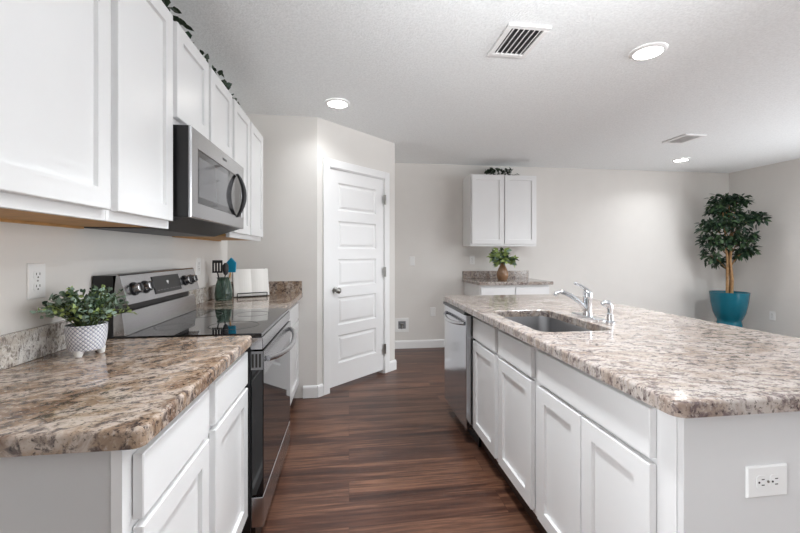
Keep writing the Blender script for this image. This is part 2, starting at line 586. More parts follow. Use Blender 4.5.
# ------------------------------------------------------------------ left run
XD, XF = -.42, -.44          # door fronts / face frame front
ZD = (.845, .712)            # drawer fronts
def base_unit(label, y0, y1, cols, fx, frame_x, back_x, mk, drawers, doors, zb=.14, end0=None, cat='cabinet', toe_in=.075, flip=False):
    """cols for doors / drawers in world Y (pairs). mk(x,y) gives the front transform."""
    root = thing('base_cabinet', label, cat, ((frame_x + back_x) / 2, (y0 + y1) / 2, 0))
    s = 1 if fx > back_x else -1            # front direction along X
    def bx(mb, xa, xb, *r, **k):
        mb.box(min(xa, xb), max(xa, xb), *r, **k)
        return mb
    c = MB()
    bx(c, back_x, frame_x - s * .0205, y0 + .004, y1 - .001, .11, .874)
    c.build('carcass', 'cab', root)
    ff = MB()
    ys = sorted({y0, y1})
    bx(ff, frame_x - s * .02, frame_x, y0, y0 + .075, .11, .874)
    bx(ff, frame_x - s * .02, frame_x, y1 - .075, y1, .11, .874)
    bx(ff, frame_x - s * .02, frame_x, y0 + .075, y1 - .075, .82, .874)
    bx(ff, frame_x - s * .02, frame_x, y0 + .075, y1 - .075, .66, .74)
    bx(ff, frame_x - s * .02, frame_x, y0 + .075, y1 - .075, .11, .165)
    for i in range(len(doors) - 1):
        m_ = (doors[i][1] + doors[i + 1][0]) / 2
        bx(ff, frame_x - s * .02, frame_x, m_ - .045, m_ + .045, .165, .66)
    for i in range(len(drawers) - 1):
        m_ = (drawers[i][1] + drawers[i + 1][0]) / 2
        bx(ff, frame_x - s * .02, frame_x, m_ - .045, m_ + .045, .74, .82)
    ff.build('face_frame', 'cab', root)
    for a, b in drawers:
        if s > 0:
            slab(0, b - a, ZD[1], ZD[0]).xf(FX(frame_x + .003, a)).build('drawer', 'cab', root)
        else:
            slab(0, b - a, ZD[1], ZD[0]).xf(FmX(frame_x - .003, b)).build('drawer', 'cab', root)
    for a, b in doors:
        if s > 0:
            shaker(0, b - a, zb, ZD[1] - .016).xf(FX(frame_x + .003, a)).build('door', 'cab', root)
        else:
            shaker(0, b - a, zb, ZD[1] - .016).xf(FmX(frame_x - .003, b)).build('door', 'cab', root)
    tk = MB()
    bx(tk, frame_x - s * .045, frame_x - s * .06, y0 + .004, y1 - .001, 0, .11)
    tk.build('toe_kick', 'toe', root)
    return root

XW = XL + .002
r = base_unit('white two-drawer base cabinet under the brown granite, left foreground before the stove', .818, 1.677,
              None, XD, XF, XW, None, [(.85, 1.226), (1.282, 1.672)], [(.85, 1.226), (1.282, 1.672)], zb=.16)
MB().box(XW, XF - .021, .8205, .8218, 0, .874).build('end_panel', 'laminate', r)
base_unit('white base cabinet beyond the stove, against the pantry wall', 2.433, 3.405,
          None, XD, XF, XW, None, [(2.447, 2.865), (2.877, 3.30)], [(2.447, 2.865), (2.877, 3.30)], zb=.16)

def counter(name, mat, label, x0, x1, y0, y1, rc, hole=None, z0=.876, z1=.914, er=.009, corners=None):
    root = thing(name, label, 'countertop', ((x0 + x1) / 2, (y0 + y1) / 2, z0))
    b = bmesh.new()
    def ring(i, z, pts=None):
        return [b.verts.new((p[0], p[1], z)) for p in rrect(x0 + i, x1 - i, y0 + i, y1 - i, max(rc - i, .0015))]
    ks = [(0, z0), (0, z1 - er)] + [(er * (1 - math.cos(t)), z1 - er + er * math.sin(t)) for t in (PI / 8, PI / 4, 3 * PI / 8, PI / 2)]
    rings = [ring(i, z) for i, z in ks]
    n = len(rings[0])
    for a, c in zip(rings, rings[1:]):
        for j in range(n):
            b.faces.new((a[j], a[(j + 1) % n], c[(j + 1) % n], c[j]))
    hr = []
    if hole:
        hx0, hx1, hy0, hy1, hrad = hole
        for i, z in ((.004, z1), (0, z1 - .004), (0, z0)):
            hr.append([b.verts.new((p[0], p[1], z)) for p in rrect(hx0 - i, hx1 + i, hy0 - i, hy1 + i, hrad)])
        for a, c in zip(hr, hr[1:]):
            k = len(a)
            for j in range(k):
                b.faces.new((a[j], c[j], c[(j + 1) % k], a[(j + 1) % k]))
    b.edges.ensure_lookup_table()
    for lp, hl in ((rings[-1], hr[0] if hr else None), (rings[0], hr[-1] if hr else None)):
        if not hl:
            b.faces.new(lp)
            continue
        es = []
        for L in (lp, hl):
            for j in range(len(L)):
                es.append(b.edges.get((L[j], L[(j + 1) % len(L)])))
        bmesh.ops.triangle_fill(b, use_beauty=True, use_dissolve=False, edges=es)
    bmesh.ops.recalc_face_normals(b, faces=b.faces)
    mb = MB()
    mb._merge(b)
    mb.build('slab', mat, root)
    return root

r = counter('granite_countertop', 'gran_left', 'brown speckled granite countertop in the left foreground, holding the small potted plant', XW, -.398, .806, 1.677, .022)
MB().box(XW, -1.0, .808, 1.677, .9145, 1.014, .002).build('backsplash', 'gran_splash', r, label='granite backsplash strip coloured in its lit tone')
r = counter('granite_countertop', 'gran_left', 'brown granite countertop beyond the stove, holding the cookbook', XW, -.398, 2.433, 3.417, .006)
MB().box(XW, -1.0, 2.435, 3.417, .9145, 1.014, .002).build('backsplash', 'gran_splash', r, label='granite backsplash strip coloured in its lit tone')
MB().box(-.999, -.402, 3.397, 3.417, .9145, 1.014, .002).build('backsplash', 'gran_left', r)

# ---- range
Y0, Y1 = 1.682, 2.428
R = thing('stove', 'freestanding stainless steel stove with black glass top', 'stove', (-.7, (Y0 + Y1) / 2, 0))
MB().box(-.995, -.398, Y0, Y1, .06, .90).build('body', 'black', R)
MB().box(-.955, -.352, Y0 - .004, Y1 + .004, .901, .919, .004).build('cooktop', 'glass_black', R)
mb = MB()
mb.box(-.397, -.347, Y0, Y1, .85, .9005, .003)
mb.build('front_trim', 'steel', R)
for cx, cy, rr in ((-.52, Y0 + .2, .11), (-.52, Y1 - .2, .09), (-.78, Y0 + .2, .08), (-.78, Y1 - .2, .1)):
    MB().lathe([(rr, 0), (rr, .0004), (rr - .003, .0004), (rr - .003, 0)], (cx, cy, .9192), 48, False, False).build('burner_ring', 'darkgrey', R)
# oven door
D = MB().box(-.397, -.345, Y0 + .002, Y1 - .002, .235, .842, .004).build('oven_door', 'glass_black', R)
MB().box(-.3448, -.342, Y0 + .002, Y1 - .002, .74, .842, .001).build('door_top_band', 'steel', D)
sl = MB()
for i in range(3):
    sl.box(-.392 + i * .0145, -.384 + i * .0145, Y0 - .0015, Y0 + .0015, .775, .832)
MB().box(-.396, -.348, Y0 + .0003, Y0 + .0018, .765, .842).build('door_end_cap', 'grey', D)
sl.build('vent_slot', 'slot', D)
hp = []
for k in range(13):
    t = k / 12
    yy = Y0 + .045 + t * (Y1 - Y0 - .09)
    hp.append((-.335 + .052 * math.sin(PI * t) ** .6, yy, .80 - .02 * math.sin(PI * t)))
MB().tube(hp, .0125, 12).build('handle', 'steel', D, smooth=True)
MB().box(-.397, -.345, Y0 + .002, Y1 - .002, .10, .228, .004).build('bottom_drawer', 'steel', R)
MB().box(-.40, -.38, Y0 + .01, Y1 - .01, .004, .098).build('kick_plate', 'black', R)
for yy in (Y0 + .05, Y1 - .05):
    for xx in (-.9, -.45):
        MB().cyl((xx, yy, 0), (xx, yy, .06), .018, seg=12).build('foot', 'black', R)
# backguard
B = MB().prism([(-1.0, .9195), (-.93, .9195), (-.93, 1.03), (-.915, 1.165), (-1.0, 1.165)], 'y', Y0, Y1).build('backguard', 'black', R)
MB().prism([(-.884, .9198), (-.895, 1.012), (-.929, 1.012), (-.929, .9198)], 'y', Y0 + .004, Y1 - .004, .001).build('lower_panel', 'steel', B)
MB().prism([(-.870, 1.045), (-.902, 1.165), (-.910, 1.170), (-.928, 1.165), (-.928, 1.045)], 'y', Y0, Y1, .002).build('control_panel', 'steel', B)
Nn = Vector((.120, 0, .032)).normalized()
Up = Vector((-.032, 0, .120)).normalized()
Pc = Vector((-.886, 0, 1.105))
def cp(y, u, out):
    return Pc + Vector((0, y, 0)) + Up * u + Nn * out
for yy in (Y0 + .075, Y0 + .165, Y1 - .165, Y1 - .085):
    kb = MB().tube([cp(yy, 0, .0005), cp(yy, 0, .006)], [.029, .028], 24)
    kb.mi = 1
    kb.tube([cp(yy, 0, .0062), cp(yy, 0, .026), cp(yy, 0, .029)], [.023, .021, .017], 24)
    k = kb.build('knob', ['black', 'steel'], B, smooth=True)
    g = MB().tube([cp(yy, -.016, .0295), cp(yy, .016, .0295)], [.007, .007], 8).build('knob_grip', 'darkgrey', k)
ds = MB()
Mx = Matrix(((0, Up.x, Nn.x, Pc.x), (1, Up.y, Nn.y, 0), (0, Up.z, Nn.z, Pc.z), (0, 0, 0, 1)))
ds.box(Y0 + .235, Y1 - .235, -.042, .042, .0005, .0035, .001)
d_ = ds.xf(Mx).build('display', 'black', B)
ic = MB()
ym = (Y0 + Y1) / 2
ic.prism([(ym - .012, .012), (ym, -.004), (ym + .012, .012), (ym + .005, .016), (ym - .005, .016)], 'z', .0036, .0042)
ic.xf(Mx).build('display_icon', 'plate', d_)
for i in range(4):
    for ya, yb in ((Y0 + .255 + i * .03, Y0 + .272 + i * .03), (Y1 - .272 - i * .03, Y1 - .255 - i * .03)):
        MB().box(ya, yb, -.028, -.025, .0036, .0041).xf(Mx).build('button_mark', 'grey', d_)

R.location.x -= .012

# ---- upper cabinets on the left wall
UF, UB, UT = -.70, 1.35, 2.19
def upper_unit(label, y0, y1, zb, doors, frame_x=UF, back=XL + .002, zt=UT):
    root = thing('wall_cabinet', label, 'cabinet', ((frame_x + back) / 2, (y0 + y1) / 2, zb))
    c = MB()
    c.box(back, frame_x - .0205, y0 + .001, y0 + .014, zb + .0205, zt).box(back, frame_x - .0205, y1 - .014, y1 - .001, zb + .0205, zt)
    c.box(back, frame_x - .0205, y0 + .014, y1 - .014, zt - .014, zt).box(back, back + .008, y0 + .014, y1 - .014, zb + .0205, zt - .014)
    c.build('carcass', 'cab', root)
    MB().box(back, frame_x - .0205, y0 + .001, y1 - .001, zb + .006, zb + .02).build('bottom_panel', 'wood', root, label='raw wood underside')
    MB().box(back + .0, back + .018, y0 + .001, y1 - .001, zb - .002, zb + .0055).build('hanging_rail', 'wood', root)
    ff = MB()
    ff.box(frame_x - .02, frame_x, y0, y0 + .034, zb, zt).box(frame_x - .02, frame_x, y1 - .034, y1, zb, zt)
    ff.box(frame_x - .02, frame_x, y0 + .034, y1 - .034, zb, zb + .04).box(frame_x - .02, frame_x, y0 + .034, y1 - .034, zt - .04, zt)
    for i in range(len(doors) - 1):
        m_ = (doors[i][1] + doors[i + 1][0]) / 2
        ff.box(frame_x - .02, frame_x, m_ - .03, m_ + .03, zb + .04, zt - .04)
    ff.build('face_frame', 'cab', root)
    for a, b in doors:
        shaker(0, b - a, zb + .03, zt - .012).xf(FX(frame_x + .003, a)).build('door', 'cab', root)
    return root
upper_unit('wide single-door white wall cabinet at the left edge, nearest the camera', .64, 1.219, UB, [(.652, 1.205)])
upper_unit('single-door white wall cabinet just before the microwave', 1.221, 1.612, UB, [(1.240, 1.598)])
upper_unit('short two-door white wall cabinet above the microwave', 1.614, 2.386, 1.768, [(1.636, 1.982), (2.018, 2.366)])
upper_unit('two-door white wall cabinet beyond the microwave, by the pantry wall', 2.388, 3.20, UB, [(2.41, 2.776), (2.812, 3.18)])

# ---- microwave
m0, m1, mz0, mz1 = 1.618, 2.382, 1.386, 1.762
W = thing('microwave', 'stainless over-the-range microwave with dark curved handle', 'microwave', (-.83, 2.0, mz0))
MB().box(XL + .002, -.629, m0, m1, mz0 + .012, mz1, .002).build('body', 'black', W)
MB().prism([(XL + .004, mz0 - .034), (-.78, mz0 - .034), (-.64, mz0 + .0115), (XL + .004, mz0 + .0115)], 'y', m0 + .004, m1 - .004).build('underside_vent', 'darkgrey', W)
gy0, gy1, gz0, gz1 = m0 + .065, m1 - .03, mz0 + .075, mz1 - .075
fr = MB()
def MR(i, x):
    return [(x, m0 + i, mz0 + .012 + i), (x, m1 - i, mz0 + .012 + i), (x, m1 - i, mz1 - i), (x, m0 + i, mz1 - i)]
def GR(i, x):
    return [(x, gy0 + i, gz0 + i), (x, gy1 - i, gz0 + i), (x, gy1 - i, gz1 - i), (x, gy0 + i, gz1 - i)]
fr.loops([MR(0, -.6285), MR(0, -.622), MR(.004, -.618), GR(0, -.618), GR(.003, -.623)], True, True)
dr = fr.build('door', 'steel', W)
wn = MB().box(-.6229, -.6215, gy0 + .004, gy1 - .004, gz0 + .004, gz1 - .004).build('window', 'glass_black', dr, label='black glass window')
MB().box(-.6214, -.6211, gy0 + .022, gy1 - .14, gz0 + .03, gz1 - .03).build('mesh_screen', 'mw_glass', wn, label='grey screen behind the window')
hp = []
for k in range(15):
    t = k / 14
    hp.append((-.618 + .038 * math.sin(PI * t) ** .8, m1 - .135, gz0 - .004 + t * (gz1 - gz0 + .012)))
MB().tube(hp, [.007 + .006 * math.sin(PI * k / 14) for k in range(15)], 12).build('handle', 'darkgrey', dr, smooth=True, label='dark curved handle')
MB().box(-.6178, -.6172, (m0 + m1) / 2 + .0, (m0 + m1) / 2 + .06, mz1 - .044, mz1 - .034).build('emblem', 'darkgrey', dr)

# ------------------------------------------------------------------ island
IX, IXF = .79, .81
BX = 1.42
def isl(label, y0, y1, drawers, doors):
    return base_unit(label, y0, y1, None, IX, IXF, BX, None, drawers, doors, zb=.135)
ra = isl('island base cabinet with one wide drawer over two doors, nearest the camera', .862, 1.552, [(.922, 1.536)], [(.922, 1.225), (1.231, 1.536)])
sink_cab = thing
rb = isl('island sink cabinet with two false drawer fronts over two doors, beside the dishwasher', 1.554, 2.40, [(1.592, 1.964), (2.014, 2.386)], [(1.592, 1.964), (2.014, 2.386)])
# shape the sink cabinet body as an open box so that the bowl hangs inside it
for ch in list(rb.children):
    if ch.name.startswith('carcass'):
        bpy.data.objects.remove(ch)
c = MB()
c.box(IXF + .0205, BX, 1.558, 1.575, .11, .874).box(IXF + .0205, BX, 2.382, 2.399, .11, .874)
c.box(IXF + .0205, BX, 1.575, 2.382, .11, .127).box(BX - .012, BX, 1.575, 2.382, .127, .874)
c.build('carcass', 'cab', rb)
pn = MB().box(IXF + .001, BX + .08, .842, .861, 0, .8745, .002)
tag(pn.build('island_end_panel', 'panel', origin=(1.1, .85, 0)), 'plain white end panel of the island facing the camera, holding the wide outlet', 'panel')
tag(MB().box(IXF + .03, BX + .08, 2.99, 3.005, 0, .8745, .002).build('island_end_panel', 'cab', origin=(1.1, 2.998, 0)),
    'white end panel of the island beyond the dishwasher', 'panel')
tag(MB().box(BX + .001, BX + .08, .862, 2.989, 0, .8745).build('island_back_panel', 'cab', origin=(1.46, 1.9, 0)),
    'white panel at the back of the island under the granite overhang', 'panel')
HOLE = (.825, 1.18, 1.567, 2.185, .06)
counter('granite_countertop', 'gran_isl', 'large granite island countertop around the sink, coloured in its lit tone', .745, 1.80, .79, 3.012, .03, HOLE)
# sink
S = thing('sink', 'stainless undermount sink in the island countertop', 'sink', (1.0, 1.86, .68))
def sr(i, z, r=.06):
    return [(p[0], p[1], z) for p in rrect(HOLE[0] + i, HOLE[1] - i, HOLE[2] + i, HOLE[3] - i, max(r - i * .5, .02), 8)]
sb = MB().loops([sr(-.012, .8755), sr(-.003, .8755), sr(0, .87), sr(.004, .72), sr(.010, .70), sr(.03, .686), sr(.06, .684),
                 sr(.06, .682), sr(.028, .683), sr(.006, .698), sr(.0, .72), sr(-.004, .869), sr(-.012, .8745)], False, False)
sb2 = bmesh.new()
q = sr(.06, .684)
sb2.faces.new([sb2.verts.new(p) for p in q])
sb._merge(sb2)
sb.build('bowl', 'steel_sink', S, smooth=True)
MB().lathe([(.045, 0), (.045, .003), (.036, .003), (.03, .0005)], (1.0, 1.86, .6845), 28).build('drain', 'chrome', S, smooth=True)
# faucet
fx, fy, fz = 1.262, 1.905, .914
Fa = thing('faucet', 'chrome single-lever kitchen faucet behind the sink', 'faucet', (fx, fy, fz))
MB().loops([[(p[0], p[1], z) for p in rrect(fx - .026 + i, fx + .026 - i, fy - .125 + i, fy + .125 - i, .024 - i)] for i, z in ((0, fz + .0003), (0, fz + .006), (.004, fz + .010))]).build('base_plate', 'chrome', Fa, smooth=True)
MB().lathe([(.024, .0103), (.0225, .03), (.021, .09), (.0235, .095), (.0235, .13), (.018, .14), (.006, .143)], (fx, fy, fz), 28).build('body', 'chrome', Fa, smooth=True)
sp = [(fx - .018, fy, fz + .05), (fx - .05, fy + .004, fz + .085), (fx - .09, fy + .01, fz + .115), (fx - .125, fy + .015, fz + .131), (fx - .15, fy + .018, fz + .133), (fx - .168, fy + .02, fz + .127), (fx - .174, fy + .021, fz + .112)]
MB().tube(sp, [.0125, .0125, .0118, .0112, .011, .0112, .012], 16).build('spout', 'chrome', Fa, smooth=True)
lv = MB().tube([(fx, fy, fz + .138), (fx - .014, fy + .004, fz + .153), (fx - .038, fy + .010, fz + .170), (fx - .06, fy + .016, fz + .180), (fx - .068, fy + .018, fz + .181)], [.014, .009, .007, .009, .004], 12)
lv.build('lever', 'chrome', Fa, smooth=True)
sx, sy = 1.268, 1.735
Sp = thing('side_sprayer', 'chrome side sprayer standing right of the faucet', 'sprayer', (sx, sy, fz))
MB().lathe([(.023, .0003), (.023, .006), (.016, .012), (.0145, .03), (.0145, .042), (.011, .046)], (sx, sy, fz), 24).build('holder', 'chrome', Sp, smooth=True)
MB().tube([(sx, sy, fz + .046), (sx, sy, fz + .066), (sx - .002, sy, fz + .082), (sx - .01, sy + .002, fz + .094), (sx - .026, sy + .005, fz + .096), (sx - .036, sy + .007, fz + .088)], [.011, .0125, .0155, .018, .016, .012], 16).build('spray_head', 'chrome', Sp, smooth=True)

# dishwasher
q0, q1 = 2.404, 2.972
Dw = thing('dishwasher', 'stainless steel dishwasher with curved bar handle at the far end of the island', 'dishwasher', (1.1, 2.7, 0))
MB().box(.8, 1.40, q0 + .002, q1 - .002, .10, .87).build('tub', 'darkgrey', Dw)
dd = MB().box(.748, .7995, q0 + .003, q1 - .003, .115, .8535, .004).build('door', 'steel_dw', Dw)
MB().box(.737, .7995, q0 + .003, q1 - .003, .854, .874, .002).build('control_strip', 'black', dd, label='black control strip along the top edge')
hp = []
for k in range(13):
    t = k / 12
    hp.append((.748 - .045 * math.sin(PI * t) ** .6, q0 + .03 + t * (q1 - q0 - .08), .795 - .016 * math.sin(PI * t)))
MB().tube(hp, .012, 12).build('handle', 'steel', dd, smooth=True)
MB().box(.835, .85, q0 + .002, q1 - .002, 0, .0995).build('toe_kick', 'black', Dw)

# ------------------------------------------------------------------ back wall cabinets
def back_base():
    x0, x1, yf, yb = 1.535, 2.41, 4.40, YB - .002
    r = thing('base_cabinet', 'white base cabinet against the back wall, under the brown vase', 'cabinet', ((x0 + x1) / 2, 4.7, 0))
    MB().box(x0 + .003, x1 - .003, yf + .0205, yb, .11, .874).build('carcass', 'cab', r)
    ff = MB().box(x0, x0 + .035, yf, yf + .02, .11, .874).box(x1 - .035, x1, yf, yf + .02, .11, .874)
    xm = (x0 + x1) / 2
    for a, b in ((.11, .165), (.66, .74), (.82, .874)):
        ff.box(x0 + .035, x1 - .035, yf, yf + .02, a, b)
    ff.box(xm - .02, xm + .02, yf, yf + .02, .165, .66)
    ff.box(xm - .02, xm + .02, yf, yf + .02, .74, .82)
    ff.build('face_frame', 'cab', r)
    for a, b in ((x0 + .013, xm - .006), (xm + .006, x1 - .013)):
        slab(a, b, ZD[1], ZD[0]).xf(FmY(0, yf - .003)).build('drawer', 'cab', r)
        shaker(a, b, .135, .69).xf(FmY(0, yf - .003)).build('door', 'cab', r)
    MB().box(x0 + .003, x1 - .003, yf + .06, yf + .075, 0, .11).build('toe_kick', 'toe', r)
back_base()
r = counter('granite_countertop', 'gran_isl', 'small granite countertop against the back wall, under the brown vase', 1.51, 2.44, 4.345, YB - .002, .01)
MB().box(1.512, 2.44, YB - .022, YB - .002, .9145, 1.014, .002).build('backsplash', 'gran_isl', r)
x0, x1, yf, zb, zt = 1.515, 2.395, 4.69, 1.342, 2.25
r = thing('wall_cabinet', 'two-door white wall cabinet alone on the back wall above the vase', 'cabinet', ((x0 + x1) / 2, 4.85, zb))
MB().box(x0 + .002, x1 - .002, yf + .0205, YB - .002, zb + .006, zt).build('carcass', 'cab', r)
ff = MB().box(x0, x0 + .035, yf, yf + .02, zb, zt).box(x1 - .035, x1, yf, yf + .02, zb, zt)
ff.box(x0 + .035, x1 - .035, yf, yf + .02, zb, zb + .04).box(x0 + .035, x1 - .035, yf, yf + .02, zt - .04, zt)
xm = (x0 + x1) / 2
ff.box(xm - .02, xm + .02, yf, yf + .02, zb + .04, zt - .04)
ff.build('face_frame', 'cab', r)
for a, b in ((x0 + .014, xm - .007), (xm + .007, x1 - .014)):
    shaker(a, b, zb + .028, zt - .012).xf(FmY(0, yf - .003)).build('door', 'cab', r)

# ------------------------------------------------------------------ wall plates
def plate_bm(w_, h_, t_=.006):
    def R(i, y):
        return [(-w_ / 2 + i, y, -h_ / 2 + i), (w_ / 2 - i, y, -h_ / 2 + i), (w_ / 2 - i, y, h_ / 2 - i), (-w_ / 2 + i, y, h_ / 2 - i)]
    return MB().loops([R(0, -.0005), R(0, -.003), R(.003, -t_)])
def outlet(label, loc, rot, horizontal=False, kind='duplex', group=None, nm='wall_outlet', w_=.072, h_=.117):
    mat = Matrix.Translation(loc) @ Matrix.Rotation(rot, 4, 'Z')
    if horizontal:
        mat = mat @ Matrix.Rotation(PI / 2, 4, 'Y')
    r = thing(nm, label, 'light switch' if kind == 'switch' else 'outlet', loc, group)
    plate_bm(w_, h_).xf(mat).build('plate', 'plate', r)
    if kind == 'duplex':
        for s in (-1, 1):
            rc = MB().loops([[(p[0], y, p[1] + s * .0195) for p in rrect(-.017, .017, -.0145, .0145, .008)] for y in (-.0061, -.0075)])
            ro = rc.xf(mat).build('receptacle', 'plate', r)
            st = MB().box(-.008, -.006, -.0082, -.0074, s * .0195 - .001, s * .0195 + .007).box(.006, .008, -.0082, -.0074, s * .0195 - .001, s * .0195 + .007)
            st.tube([(0, -.0074, s * .0195 - .008), (0, -.0082, s * .0195 - .008)], .0026, 10)
            st.xf(mat).build('slot', 'slot', ro)
        MB().tube([(0, -.006, 0), (0, -.0078, 0)], .003, 10).xf(mat).build('screw', 'nickel', r)
    elif kind == 'switch':
        MB().box(-.016, .016, -.0095, -.006, -.033, .033, .001).xf(mat).build('rocker', 'plate', r)
    return r
outlet('white duplex outlet on the wall above the near left counter', (XL, 1.41, 1.165), PI / 2)
outlet('white outlet on the left wall between the stove and the green utensil jar', (XL, 2.78, 1.165), PI / 2)
outlet('white duplex outlet mounted sideways in the island end panel under the countertop granite', (1.042, .842, .683), 0, True, w_=.078, h_=.117)
outlet('white rocker light switch on the back wall beside the pantry', (.825, YB, 1.15), 0, kind='switch')
outlet('low blank white plate on the back wall left of the dishwasher', (1.105, YB, .475), 0, kind='blank', nm='blank_wall_plate')
outlet('white duplex outlet on the back wall under the wall cabinet', (1.645, YB, 1.16), 0)
outlet('low white outlet on the right wall beside the tall teal planter', (XR, 4.43, .42), -PI / 2)
# recessed water box low on the back wall
r = thing('water_valve_box', 'small white recessed valve box low on the back wall', 'valve box', (.69, YB, .31))
bxm = MB()
for a, b, c_, d_ in ((-.09, -.05, -.09, .09), (.05, .09, -.09, .09), (-.05, .05, -.09, -.05), (-.05, .05, .05, .09)):
    bxm.box(.69 + a, .69 + b, YB - .012, YB - .0005, .31 + c_, .31 + d_)
bxm.build('frame', 'plate', r)
MB().box(.69 - .0495, .69 + .0495, YB - .004, YB - .0008, .31 - .0495, .31 + .0495).build('recess', 'grey', r)
MB().cyl((.69, YB - .009, .26), (.69, YB - .009, .32), .009, seg=12).cyl((.668, YB - .010, .325), (.712, YB - .010, .325), .009, seg=12).build('valve', 'nickel', r)

# ------------------------------------------------------------------ ceiling fittings
def can(label, x, y, watts, spread=125):
    r = thing('ceiling_light', label, 'ceiling light', (x, y, ZC))
    MB().lathe([(.098, -.0005), (.098, -.004), (.088, -.011), (.076, -.012), (.074, -.006)], (x, y, ZC), 40, False, False).build('trim_ring', 'trim', r, smooth=True)
    MB().lathe([(.0735, -.001), (.0735, -.0085), (.04, -.0105), (.005, -.011)], (x, y, ZC), 40).build('lens', 'lamp', r, smooth=True)
    l = bpy.data.lights.new('can_lamp', 'AREA')
    l.shape = 'DISK'
    l.size = .14
    l.energy = watts
    l.spread = math.radians(spread)
    l.color = (0.93, .97, 1.0)
    lo = bpy.data.objects.new('can_lamp', l)
    COL.objects.link(lo)
    lo.location = (x, y, ZC - .02)
    return r
can('recessed ceiling light above the pantry door', -.09, 3.08, CAN_W['pantry'], 140)
can('large bright recessed ceiling light above the island', 1.74, 2.05, CAN_W['island'], 150)
can('far recessed ceiling light near the back wall and the tall plant', 4.17, 4.37, CAN_W['far'], 140)

def vent(label, xc, yc, w_, d_, slats):
    r = thing('ceiling_vent', label, 'vent', (xc, yc, ZC))
    f = MB()
    b = .03
    x0, x1, y0, y1 = xc - w_ / 2, xc + w_ / 2, yc - d_ / 2, yc + d_ / 2
    z0, z1 = ZC - .012, ZC - .0005
    f.box(x0, x1, y0, y0 + b, z0, z1, .002).box(x0, x1, y1 - b, y1, z0, z1, .002)
    f.box(x0, x0 + b, y0 + b, y1 - b, z0, z1, .002).box(x1 - b, x1, y0 + b, y1 - b, z0, z1, .002)
    f.build('frame', 'trim', r)
    MB().box(x0 + b, x1 - b, y0 + b, y1 - b, ZC - .003, ZC - .0008).build('duct', 'darkgrey' if slats else 'trim', r)
    n = 6 if slats else 12
    for i in range(n):
        xx = x0 + b + (w_ - 2 * b) * (i + .5) / n
        s = MB().prism([(xx - .009, ZC - .013), (xx - .007, ZC - .0135), (xx + .006, ZC - .004), (xx + .004, ZC - .0035)], 'y', y0 + b, y1 - b)
        s.build('slat', 'trim', r)
vent('white louvred ceiling vent with open dark slats', .932, 2.045, .235, .315, True)
vent('flat white ceiling vent near the far ceiling light', 3.43, 3.56, .23, .29, False)

# ------------------------------------------------------------------ plants
def rdir(rn, up=0.0):
    while True:
        v = Vector((rn.uniform(-1, 1), rn.uniform(-1, 1), rn.uniform(-1, 1)))
        if .05 < v.length < 1:
            v.normalize()
            v.z += up
            return v.normalized()

def potted_plant():
    rn = random.Random(4)
    px, py, pz = -.876, 1.425, .914
    r = thing('potted_plant', 'small leafy plant in a white diamond-patterned pot with little feet on the left counter', 'plant', (px, py, pz))
    MB().lathe([(.040, .016), (.048, .021), (.0545, .05), (.057, .08), (.057, .098), (.058, .101), (.055, .104), (.052, .101), (.051, .09)], (px, py, pz), 48, True, False).build('pot', 'hobnail', r, smooth=True)
    for k in range(3):
        a = .5 + k * 2 * PI / 3
        MB().tube([(px + .036 * math.cos(a), py + .036 * math.sin(a), pz + .02), (px + .040 * math.cos(a), py + .040 * math.sin(a), pz + .0005)], [.016, .009], 12).build('foot', 'plate', r, smooth=True)
    MB().lathe([(.0505, .0), (.03, .004)], (px, py, pz + .09), 32).build('soil', 'soil', r)
    st, lf = MB(), MB()
    for i in range(105):
        a = rn.uniform(0, 2 * PI)
        el = rn.uniform(.2, 1.4)
        L = rn.uniform(.065, .128) * (1.0 if el < .9 else .9)
        base = Vector((px + .03 * math.cos(a) * rn.random(), py + .03 * math.sin(a) * rn.random(), pz + .09))
        d = Vector((math.cos(a) * math.cos(el), math.sin(a) * math.cos(el), math.sin(el)))
        pts = []
        for k in range(5):
            t = k / 4
            p = base + d * L * t + Vector((0, 0, .045 * math.sin(t * PI * .6) - .02 * t * t))
            p.x = max(p.x, XL + .045)
            pts.append(p)
        st.tube(pts, [.0016, .0015, .0013, .001, .0007], 5)
        mi = rn.choice((0, 1, 1, 2, 2, 2, 2, 3, 3))
        for k in range(13):
            t = .25 + .75 * k / 12
            j = min(int(t * 4), 3)
            p = pts[j].lerp(pts[j + 1], t * 4 - j)
            dd = (rdir(rn, .3) + d * .6).normalized()
            if p.x < XL + .07:
                dd.x = abs(dd.x)
            p.z = max(p.z, pz + .045)
            if p.z < pz + .08:
                dd.z = abs(dd.z)
            lf.mi = mi if rn.random() < .8 else rn.randrange(4)
            lf.leaf(p, dd, rdir(rn, .8), rn.uniform(.013, .020), rn.uniform(.009, .013))
    st.build('stems', 'stem', r)
    lf.build('foliage', ['leaf_dark', 'leaf_mid', 'leaf_sage', 'leaf_lime'], r)
potted_plant()

